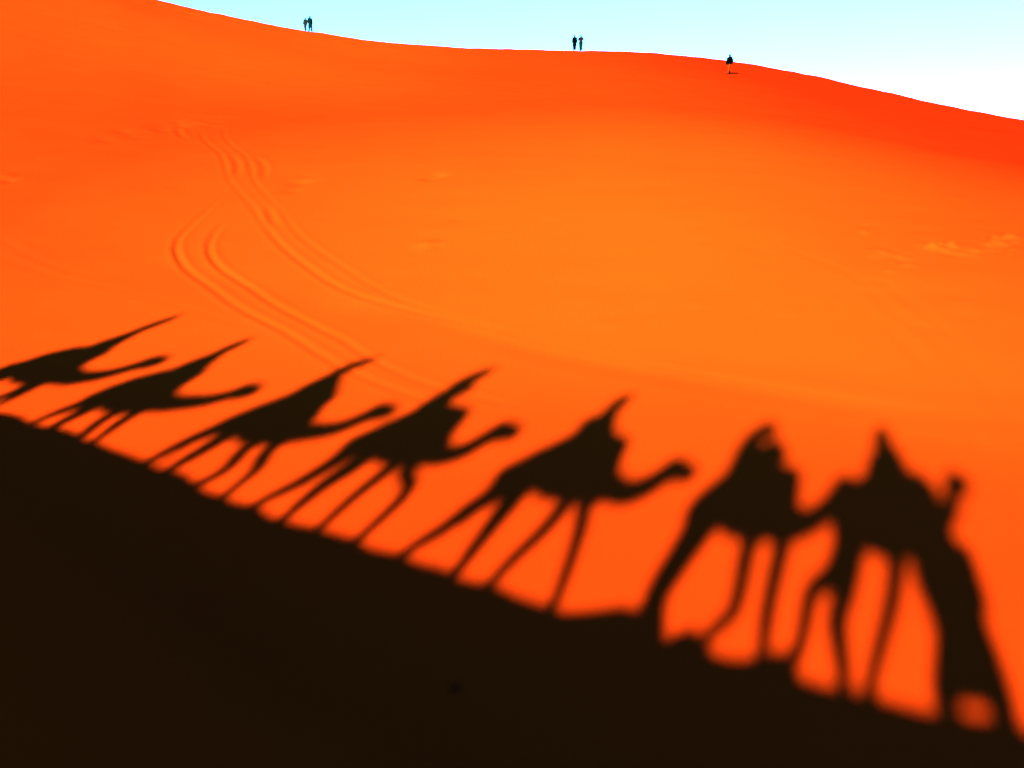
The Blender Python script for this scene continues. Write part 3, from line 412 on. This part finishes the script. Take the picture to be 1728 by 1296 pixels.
def rider(cfg, root_cfg, m):
    """sits astride on its camel: given in the same (u, z) frame"""
    al = R(root_cfg.get('alpha', 0)); us, v0 = root_cfg['us'], root_cfg['v0']
    kx = math.cos(al)+.391*math.sin(al)
    x0, y0 = uvw(us, v0); zg = gz(x0, y0)
    seat = cfg['seat']
    t = thing('person', cfg['label'], 'person', (*uvw(us, v0), zg), PHI+al, 'riders of the caravan')
    L = lambda u, z, lat=0.: Vector(((u-us)/kx, lat, z-zg-.231*(u-us)/kx*math.sin(al)))
    sx, sz = seat
    nu, nz = cfg['neck']; hu_, hz = cfg['head']; tu, tz = cfg['tip']
    kn, ft = cfg['knee'], cfg['foot']
    pel = L(sx, sz+.08); nkp = L(nu, nz); ch = pel.lerp(nkp, .66)
    shl = [ch.lerp(nkp, .68)+Vector((0, .18, 0)), ch.lerp(nkp, .68)+Vector((0, -.18, 0))]
    face = Vector(cfg.get('face', (1, 0, -.1)))
    J = dict(pelvis=pel, chest=ch, neck=nkp, head=L(hu_, hz), face=face, sh=shl,
             hip=[pel+Vector((0, .13, -.02)), pel+Vector((0, -.13, -.02))],
             kn=[L(kn[0], kn[1], .38), L(kn[0], kn[1], -.38)], an=[L(ft[0], ft[1], .46), L(ft[0], ft[1], -.46)],
             toe=[L(ft[0]+.16, ft[1]-.06, .48), L(ft[0]+.16, ft[1]-.06, -.48)], curl=1.)
    ea = cfg.get('elat', .27)
    J['el'] = [L(*cfg['elbow'], ea), L(*cfg['elbow'], -ea)]; J['wr'] = [L(*cfg['hand'], .09), L(*cfg['hand'], -.09)]
    if 'arms' in cfg:
        J['el'] = [Vector(p) for p in cfg['arms'][0]]; J['wr'] = [Vector(p) for p in cfg['arms'][1]]
    J['hdir'] = [(J['wr'][i]-J['el'][i]).normalized()*.7+Vector(cfg.get('hd', (.6, 0, -.1))) for i in (0, 1)]
    J['palm'] = [(0, -1, 0), (0, 1, 0)]
    obj('body', figure(J), m['skin'], t)
    # loose hooded robe: trunk, sleeves and skirt over the thighs
    bm = bmesh.new()
    w = cfg.get('wide', 1.)
    tube(bm, [pel-Vector((0, 0, .12)), pel, pel.lerp(ch, .55), ch, nkp], [(.27*w, .3*w), (.265*w, .3*w), (.245*w, .25*w), (.24*w, .205*w), (.14, .14)], side=(0, 1, 0), n=20)
    for i in (0, 1):
        a, b, c = J['sh'][i], J['el'][i], J['wr'][i]
        tube(bm, [a, a.lerp(b, .5), b, b.lerp(c, .5), b.lerp(c, .9)], [.11, .105, .1, .095, .085])
        a, b, c = J['hip'][i], J['kn'][i], J['an'][i]
        tube(bm, [a, a.lerp(b, .5), b, b.lerp(c, .4), b.lerp(c, .8)], [.15, .13, .11, .11, .11])
    obj('robe', fuse(bm, .02, 3), m[cfg.get('cloth', 'blue')], t)
    # pointed hood left open at the face
    bm = bmesh.new()
    hd = J['head']; tip = L(tu, tz); f2 = face.normalized()
    up = (tip-hd).normalized()
    tube(bm, [nkp-f2*.02-Vector((0, 0, .05)), nkp-f2*.03, hd-f2*.045, hd.lerp(tip, .5)-f2*.02, hd.lerp(tip, .8), tip], [.15, .14, .15, .135, cfg.get('peak', .105), cfg.get('end', .06)], n=16)
    obj('hood', fuse(bm, .016, 2), m[cfg.get('cloth', 'blue')], t)
    for nm, c, r, mm in cfg.get('pack', ()):
        bm = bmesh.new(); p = L(*c)
        tube(bm, [p-Vector((0, .13, 0)), p+Vector((0, .13, 0))], [r, r], side=(0, 0, 1), n=16)
        obj(nm, fuse(bm, .02, 2), m[mm], t)
    return t, L

# ------------------------------------------------------------------ sand: one sheet to the horizon
def build_sand():
    ang = np.concatenate([np.arange(-180, -62, 1.), np.arange(-62, -33, .3), np.arange(-33, 33, .115), np.arange(33, 62, .4), np.arange(62, 180, 1.)])
    ang = np.radians(ang)
    rr = [.25]
    while rr[-1] < 4500:
        r = rr[-1]
        rr.append(r*(1.02 if r < 7.5 else 1.0042 if r < 131 else 1.045))
    rr = np.array(rr); A, B = len(ang), len(rr)
    gx = np.outer(rr, np.sin(ang)); gy = np.outer(rr, np.cos(ang))
    g = dune(gx, gy)
    co = np.empty((A*B+1, 3), np.float32); co[:-1, 0] = gx.ravel(); co[:-1, 1] = gy.ravel(); co[:-1, 2] = g.ravel()
    co[-1] = (0, 0, gz(0, 0))
    i = np.arange(B-1)[:, None]*A; j = np.arange(A)[None, :]; jn = (j+1) % A
    quads = np.stack([i+j, i+A+j, i+A+jn, i+jn], -1).reshape(-1, 4)
    tris = np.stack([np.full(A, A*B), np.arange(A), (np.arange(A)+1) % A], -1)
    loops = np.concatenate([quads.ravel(), tris.ravel()]).astype(np.int32)
    nq, nt_ = len(quads), len(tris)
    me = bpy.data.meshes.new('sand_dunes')
    me.vertices.add(len(co)); me.vertices.foreach_set('co', co.ravel())
    me.loops.add(len(loops)); me.loops.foreach_set('vertex_index', loops)
    me.polygons.add(nq+nt_)
    me.polygons.foreach_set('loop_start', np.concatenate([np.arange(nq)*4, nq*4+np.arange(nt_)*3]).astype(np.int32))
    me.update(calc_edges=True); me.validate()
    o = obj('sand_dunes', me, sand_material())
    o['kind'] = 'structure'
    if o.data.polygons[0].normal.z < 0: o.data.flip_normals()
    return o
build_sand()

M = dict(
    skin=mat('skin', (.025, .008, .005), .7, .15, 12),
    fur_tan=mat('camel_fur', (.04, .02, .009), .95, .35, 9, bump=.5),
    fur_dark=mat('dark_camel_fur', (.02, .010, .005), .95, .35, 9, bump=.5),
    fur_pale=mat('pale_camel_fur', (.06, .036, .018), .95, .3, 9, bump=.5),
    red=mat('red_wool', (.035, .004, .003), .95, .4, 22, bump=.4), blue=mat('indigo_cotton', (.003, .006, .025), .9, .3, 40, bump=.3),
    white=mat('undyed_cotton', (.06, .055, .045), .9, .15, 40, bump=.3), brown=mat('brown_wool', (.02, .011, .006), .95, .3, 40, bump=.3),
    green=mat('green_wool', (.005, .014, .007), .95, .3, 40, bump=.3), iron=mat('iron', (.02, .02, .02), .45, .2, 60, .5),
    rope=mat('rope', (.04, .03, .015), .95, .3, 90), canvas=mat('canvas', (.015, .016, .012), .9, .25, 60, bump=.3),
    black_cloth=mat('black_cloth', (.0003, .0004, .0004), .9, .3, 40), teal_cloth=mat('teal_cloth', (.0006, .0045, .0042), .9, .3, 40),
    rose_cloth=mat('rose_cloth', (.004, .0035, .003), .9, .3, 40), grey_cloth=mat('grey_cloth', (.0035, .0045, .0035), .9, .3, 40),
    tan_cloth=mat('tan_cloth', (.06, .008, .001), .9, .2, 40), hair=mat('dark_hair', (.0005, .0004, .0003), .6, .3, 60),
    plastic=mat('black_plastic', (.004, .004, .004), .35, .1, 60, .5), glass=mat('lens_glass', (.002, .003, .006), .08, .1, 20, .6))

F, H_ = 'front', 'hind'
A_, B_ = .06, .035
CAMELS = [
 dict(label='lead camel casting the rightmost camel shadow, right behind the guide', alpha=-25, us=.26, v0=-.35, s=.68, zb=1.235, fur='pale', cloth='red', rump=0,
  neck=[(.81, 1.63, .17), (.96, 1.69, .14), (1.10, 1.83, .12), (1.20, 2.03, .105), (1.26, 2.23, .10)], head=[(1.25, 2.36), (1.47, 2.37)], bar=(.66, 2.42),
  blanket=[(-.95, .70, .2, .34), (-.55, .70, .3, .38), (-.2, .74, .36, .45), (.2, .74, .4, .46), (.5, .80, .42, .42), (.68, .74, .37, .36)],
  legs=[(H_, .17, [(-.40, 1.31), (-.46, 1.09), (-.56, .9), (-.72, .78), (-.78, .63), (-.79, .3), (-.84, .04)]), (H_, -.17, [(-.03, 1.3), (-.07, .87), (-.13, .58), (-.05, .33), (.04, .05)]),
        (F, .17, [(.31, 1.17), (.27, .81), (.18, .47), (.08, .11)]), (F, -.17, [(.92, 1.2), (1.12, .8), (1.22, .4), (1.24, .05)])]),
 dict(label='camel casting the second camel shadow from the right, its head reaching the lead camel', alpha=-15, us=-1.85, v0=-.343, s=.8, zb=1.1, fur='tan', cloth='green', rump=0,
  neck=[(-1.05, 1.42, .17), (-.88, 1.48, .14), (-.70, 1.60, .125), (-.55, 1.78, .11), (-.46, 1.95, .10)], head=[(-.43, 2.02), (-.2, 2.08)], bar=(-1.4, 2.1),
  legs=[(F, .17, [(-1.26, 1.07), (-1.26, .48), (-1.21, .07)]), (F, -.17, [(-1.51, 1.08), (-1.47, .69), (-1.48, .41), (-1.67, .21)]),
        (H_, .17, [(-2.45, 1.14), (-2.6, .66), (-2.66, .3), (-2.52, -.09)]), (H_, -.17, [(-2.38, 1.12), (-2.55, .6), (-2.6, .25), (-2.45, -.05)])]),
 dict(label='camel casting the middle shadow of the line, striding with hind legs far apart', us=-5.0, v0=-.209, s=1., zb=1.06, fur='tan', cloth='red', rump=0,
  neck=[(-4.0, 1.4, .17), (-3.8, 1.385, .145), (-3.58, 1.48, .12), (-3.4, 1.64, .105), (-3.27, 1.8, .10)], head=[(-3.24, 1.83), (-2.87, 1.8)], bar=(-4.45, 2.12),
  legs=[(F, .17, [(-4.41, 1.1), (-4.28, .84), (-4.17, .5), (-4.06, .07)]), (F, -.17, [(-4.6, 1.05), (-4.67, .76), (-4.83, .42), (-4.93, .12)]),
        (H_, .17, [(-5.61, .9), (-5.62, .71), (-5.64, .38), (-5.65, .07)]), (H_, -.17, [(-5.84, 1.05), (-6.02, .82), (-6.19, .53), (-6.44, .24)])]),
 dict(label='camel whose shadow shows a foreleg bent mid step, fourth from the right', us=-8.35, v0=.007, s=.88, zb=1.02, fur='pale', cloth='blue', rump=0,
  neck=[(-7.5, 1.33, .16), (-7.3, 1.36, .13), (-7.08, 1.46, .11), (-6.92, 1.65, .10), (-6.8, 1.82, .10)], head=[(-6.76, 1.87), (-6.38, 1.88)], bar=(-7.82, 2.0),
  legs=[(F, .17, [(-7.85, 1.01), (-7.58, .85), (-7.47, .67), (-7.49, .42), (-7.54, .17)]), (F, -.17, [(-8.03, .98), (-8.09, .8), (-8.15, .5), (-8.17, .23)]),
        (H_, .17, [(-8.82, .93), (-8.95, .65), (-9.01, .37), (-9.02, .17)]), (H_, -.17, [(-9.08, 1.06), (-9.17, .85), (-9.34, .57), (-9.56, .32)])]),
 dict(label='camel casting the third camel shadow from the left, its head held level', us=-11.2, v0=-.25, s=.9, zb=.95, fur='dark', cloth='red', rump=0,
  neck=[(-10.25, 1.33, .16), (-10.05, 1.38, .13), (-9.8, 1.45, .11), (-9.6, 1.58, .10), (-9.42, 1.77, .10)], head=[(-9.36, 1.87), (-9.0, 1.92)], bar=(-10.6, 1.98),
  legs=[(F, .17, [(-10.56, .89), (-10.35, .66), (-10.33, .39)]), (F, -.17, [(-10.9, .92), (-10.76, .68), (-10.83, .47), (-10.94, .35)]),
        (H_, .17, [(-11.74, .98), (-11.81, .69), (-11.87, .47), (-11.87, .34)]), (H_, -.17, [(-11.91, 1.22), (-12.16, .91), (-12.3, .61), (-12.35, .47)])]),
 dict(label='camel casting the second camel shadow from the left, its long neck low', us=-14.95, v0=.012, s=.9, zb=.92, fur='tan', cloth='green', rump=0, bz=-.1,
  neck=[(-13.8, 1.3, .15), (-13.55, 1.36, .13), (-13.3, 1.42, .11), (-13.05, 1.52, .10), (-12.82, 1.68, .095)], head=[(-12.78, 1.73), (-12.43, 1.78)], bar=(-14.4, 1.95),
  legs=[(F, .17, [(-14.3, .83), (-14.25, .67), (-14.2, .48)]), (F, -.17, [(-14.61, .83), (-14.5, .64), (-14.42, .45)]),
        (H_, .17, [(-15.45, .9), (-15.5, .6), (-15.45, .4)]), (H_, -.17, [(-15.58, 1.11), (-15.8, .87), (-15.92, .68)])]),
 dict(label='last camel of the line, its shadow leftmost and cut by the edge', us=-18.2, v0=.226, s=.85, zb=1.02, fur='pale', cloth='red', rump=0, bz=-.13,
  neck=[(-17.0, 1.35, .15), (-16.8, 1.4, .13), (-16.55, 1.48, .11), (-16.3, 1.63, .10), (-16.1, 1.8, .10)], head=[(-16.03, 1.88), (-15.66, 1.98)], bar=(-17.4, 1.9),
  legs=[(F, .17, [(-17.63, .94), (-17.62, .75), (-17.62, .63)]), (F, -.17, [(-17.7, .94), (-17.85, .7), (-17.95, .5)]),
        (H_, .17, [(-18.8, 1.1), (-18.8, .7), (-18.75, .5)]), (H_, -.17, [(-18.95, 1.15), (-19.15, .85), (-19.3, .6)])]),
]
RIDERS = [
 dict(label='rider on the lead camel, turned aside and photographing the shadows', seat=(.16, 2.12), neck=(.15, 2.62), head=(.13, 2.86), tip=(.13, 3.02), peak=.14, end=.10, elbow=(.36, 2.42), hand=(.26, 2.72), elat=.16, knee=(.6, 2.15), foot=(.62, 1.75), cloth='blue', wide=1.05,
  face=(-.66, .72, -.15), hd=(0, 0, 1.)),
 dict(label='rider on the second camel, forearms raised in front of the face', seat=(-2.02, 1.98), neck=(-2.08, 2.4), head=(-1.97, 2.57), tip=(-1.79, 2.78), peak=.17, end=.11, elbow=(-1.53, 2.28), hand=(-1.68, 2.52), elat=.13, knee=(-1.45, 2.02), foot=(-1.4, 1.6), cloth='brown', hd=(-.1, 0, .8)),
 dict(label='rider in a pointed hood on the middle camel, back sloping down behind', seat=(-4.98, 2.0), neck=(-4.86, 2.5), head=(-4.8, 2.66), tip=(-4.7, 2.92), elbow=(-4.78, 2.2), hand=(-4.55, 2.12), knee=(-4.45, 2.0), foot=(-4.4, 1.55), cloth='white',
  pack=[('backpack', (-5.1, 2.3), .15, 'canvas')]),
 dict(label='rider on the fourth camel, hood bent forward over both raised hands', seat=(-8.42, 1.98), neck=(-8.36, 2.46), head=(-8.26, 2.62), tip=(-7.97, 2.97), elbow=(-8.2, 2.4), hand=(-8.1, 2.52), knee=(-7.85, 1.97), foot=(-7.8, 1.55), cloth='blue', hd=(0, 0, 1.)),
 dict(label='rider on the fifth camel, hands low on the saddle bar', seat=(-11.18, 1.95), neck=(-11.12, 2.4), head=(-11.04, 2.55), tip=(-10.7, 2.86), elbow=(-11.0, 2.2), hand=(-10.72, 2.05), knee=(-10.75, 1.92), foot=(-10.75, 1.46), cloth='brown', wide=1.1),
 dict(label='rider on the sixth camel, upright in a tall pointed hood', seat=(-14.74, 1.88), neck=(-14.61, 2.34), head=(-14.53, 2.5), tip=(-14.43, 2.8), elbow=(-14.58, 2.12), hand=(-14.44, 1.98), knee=(-14.45, 1.85), foot=(-14.45, 1.4), cloth='white'),
 dict(label='rider on the last camel, sitting back under a tall pointed hood', seat=(-17.83, 1.95), neck=(-17.68, 2.46), head=(-17.56, 2.66), tip=(-17.37, 3.05), elbow=(-17.68, 2.2), hand=(-17.58, 2.06), elat=.2, knee=(-17.62, 1.85), foot=(-17.66, 1.42), cloth='blue'),
]
for cf, rf in zip(CAMELS, RIDERS):
    root, Lc = camel(cf, M)
    t, Lr = rider(rf, cf, M)

# compact camera in the lead rider's hands, and the phone in the second rider's
def box(bm, c, s, M4):
    vs = bmesh.ops.create_cube(bm, size=1, matrix=M4 @ Matrix.Translation(c) @ Matrix.Diagonal((*s, 1)))['verts']
    bmesh.ops.bevel(bm, geom=list({e for v in vs for e in v.link_edges}), offset=.004, segments=2, affect='EDGES')

def gadget(name, label, cat, loc, dirv, body, lens):
    dv = Vector(dirv).normalized()
    t = thing(name, label, cat, loc); t.rotation_euler = dv.to_track_quat('Y', 'Z').to_euler()
    bm = bmesh.new(); box(bm, Vector((0, 0, 0)), body, Matrix.Identity(4)); obj('body', bm, M['plastic'], t)
    bm = bmesh.new(); y = body[1]*.5
    tube(bm, [(body[0]*.1, y+.001, 0), (body[0]*.1, y+lens[1], 0)], [lens[0], lens[0]*.92], n=20); obj('lens', bm, M['glass'], t)
x, y = uvw(.3, -.35)
hx, hy = uvw(.14, -.35)
gadget('compact_camera', 'small black compact camera held up by the lead rider', 'camera', (0., -.36, 2.82), (.33, .92, -.17), (.1, .028, .06), (.022, .02))
x, y = uvw(-1.72, -.33)
gadget('phone', 'phone held up before the face of the second rider', 'phone', (x, y, 2.7), (.36, .9, -.2), (.075, .009, .15), (.005, .002))

# ------------------------------------------------------------------ the guide leading the first camel
def guide():
    u0, v0 = 1.2, .12
    x, y = uvw(u0, v0); z = gz(x, y); k = 1.1; yaw = R(-48)
    t = thing('person', 'guide on foot in a long robe and turban, leading the first camel', 'person', (x, y, z), PHI+yaw)
    # lean given along the caravan line, turned into the guide's own frame
    lu, lv = -.17, 0.
    lx = lu*math.cos(yaw); ly = -lu*math.sin(yaw)
    def P(a, b, c): return (k*a+lx*c, k*b+ly*c, k*c)
    st = .27
    J = dict(pelvis=P(0, 0, .93), chest=P(0, 0, 1.27), neck=P(0, 0, 1.47), head=P(.035, 0, 1.6), face=(1, .1, -.05),
             sh=[P(0, .18, 1.4), P(0, -.18, 1.4)], hip=[P(0, .1, .9), P(0, -.1, .9)],
             kn=[P(st*.6, .14, .49), P(-st*.3+.04, -.2, .48)], an=[P(st, .17, .08), P(-st, -.22, .1)],
             toe=[P(st+.17, .2, .025), P(-st+.16, -.26, .025)], curl=.9,
             el=[P(-.05, .24, 1.12), P(.02, -.29, 1.13)], wr=[P(.1, .22, .9), P(.16, -.24, .93)])
    J['hdir'] = [V3(J['wr'][i])-V3(J['el'][i]) for i in (0, 1)]; J['palm'] = [(0, -1, .2), (0, 1, .2)]
    obj('body', figure(J), M['skin'], t)
    bm = bmesh.new()
    tube(bm, [P(.02, -.08, .17), P(0, -.03, .6), P(0, 0, .95), P(0, 0, 1.28), P(0, 0, 1.43)], [(.38, .34), (.33, .28), (.32, .24), (.33, .22), (.18, .15)], side=(0, 1, 0), n=22, flat=True)
    for i in (0, 1):
        a, b, c = V3(J['sh'][i]), V3(J['el'][i]), V3(J['wr'][i])
        tube(bm, [a, a.lerp(b, .5), b, b.lerp(c, .9)], [.1, .1, .105, .11])
    obj('robe', fuse(bm, .02, 3), M['blue'], t)
    bm = bmesh.new(); hd = V3(J['head'])
    for q in range(4):
        pts = [hd+Vector((math.cos(6.2832*i/16)*.1-.015, math.sin(6.2832*i/16)*.095, .045+.035*q+.02*math.sin(6.2832*i/16+q*1.7))) for i in range(17)]
        tube(bm, pts, [.036-.004*q]*17, n=8, sub=1)
    ball(bm, hd+Vector((-.015, 0, .09)), (.1, .095, .09)); ball(bm, V3(J['neck'])+Vector((-.01, 0, .02)), (.11, .11, .06))
    obj('turban', fuse(bm, .014, 2), M['white'], t)
    bm = bmesh.new()
    for i in (0, 1):
        b, c = V3(J['kn'][i]), V3(J['an'][i])
        tube(bm, [V3(J['hip'][i]), b, b.lerp(c, .5), b.lerp(c, .9)], [.15, .165, .165, .14])
    obj('trousers', fuse(bm, .016, 2), M['brown'], t)
guide()

# a dark stone lying on the shaded lee slope
bm = bmesh.new(); bmesh.ops.create_icosphere(bm, subdivisions=3, radius=1)
for v in bm.verts:
    p = v.co.copy(); k = 1+.16*math.sin(p.x*3.1+1)+.13*math.sin(p.y*4.3+p.z*2.2)+.07*math.sin(p.z*7+p.x*5)
    v.co = Vector((p.x*.052*k, p.y*.036*k, p.z*.028*k))
st = obj('stone', bm, mat('dark_stone', (.004, .004, .004), .9, .4, 60, bump=.4))
st.location = (-0.65, 10.072, -2.439); st.rotation_euler = (.2, -.35, .6)
st['label'] = 'small dark stone alone on the shaded slope in the foreground'; st['category'] = 'stone'

# ------------------------------------------------------------------ far walkers on the skyline
def on_ridge(az, r):
    x, y = r*math.sin(az), r*math.cos(az); return (x, y, gz(x, y)-.02)
G = 'walkers on the far crest'
def face(az, turn): return math.pi/2-az+turn
az = -.2046; walker('person', 'person in grey, smaller of the two on the left of the skyline', 'person', on_ridge(az, 119.2), face(az, 2.6), M['skin'], (M['grey_cloth'], M['grey_cloth'], M['hair']), .12, 1.5, group=G)
az = -.2000; walker('person', 'person in teal, taller of the two on the left of the skyline', 'person', on_ridge(az, 117.9), face(az, -2.8), M['skin'], (M['teal_cloth'], M['teal_cloth'], M['hair']), .2, 1.8, robe=True, group=G)
az = .0630; walker('person', 'person all in black standing at the middle of the skyline', 'person', on_ridge(az, 118.0), face(az, 2.9), M['skin'], (M['black_cloth'], M['black_cloth'], M['hair']), .1, 1.76, robe=True, group=G)
az = .0693; walker('person', 'person in teal trousers and rose top beside the one in black', 'person', on_ridge(az, 118.0), face(az, 2.8), M['skin'], (M['rose_cloth'], M['teal_cloth'], M['hair']), .1, 1.82, group=G, raise_arm=True)
az = .2160; walker('person', 'person in black jacket and sand coloured trousers just below the crest on the right', 'person', on_ridge(az, 92.), face(az, 2.5), M['skin'], (M['black_cloth'], M['tan_cloth'], M['hair']), .25, 1.75, lean=-.05, group=G)

# ------------------------------------------------------------------ sky, sun, camera
w = bpy.data.worlds.new("World"); sc.world = w; w.use_nodes = True
nt = w.node_tree; bg = nt.nodes['Background']
sky = nt.nodes.new('ShaderNodeTexSky'); sky.sky_type = 'NISHITA'; sky.sun_disc = False
sky.sun_elevation = SUN_EL
sx, sy = -SUN_DIR[0], -SUN_DIR[1]
sky.sun_rotation = math.atan2(sx, sy)
sky.air_density, sky.dust_density, sky.ozone_density = SKY_AIR, SKY_DUST, SKY_OZONE
nt.links.new(sky.outputs[0], bg.inputs[0]); bg.inputs[1].default_value = SKY_STRENGTH

ld = bpy.data.lights.new('sun', 'SUN'); ld.energy = SUN_STRENGTH; ld.angle = SUN_ANGLE; ld.color = SUN_COLOR
lo = bpy.data.objects.new('sun', ld); col.objects.link(lo)
lo.rotation_euler = Vector(SUN_DIR).to_track_quat('-Z', 'Y').to_euler(); lo.location = (-20, -50, 30)

cd = bpy.data.cameras.new('camera'); cam = bpy.data.objects.new('camera', cd); col.objects.link(cam)
cd.sensor_fit = 'HORIZONTAL'; cd.sensor_width = 36; cd.lens = 36*1600/1728
cd.clip_start = .02; cd.clip_end = 20000
cam.location = (0, 0, EYE); cam.rotation_euler = (R(90-9.916045), 0, 0)
cd.dof.use_dof = True; cd.dof.focus_distance = 90.; cd.dof.aperture_fstop = .22
sc.camera = cam

sc.view_settings.view_transform = 'Standard'; sc.view_settings.look = 'None'
sc.view_settings.exposure = EXPOSURE; sc.view_settings.gamma = 1
sc.cycles.max_bounces = 4; sc.cycles.diffuse_bounces = 0; sc.cycles.glossy_bounces = 2
sc.cycles.use_denoising = True
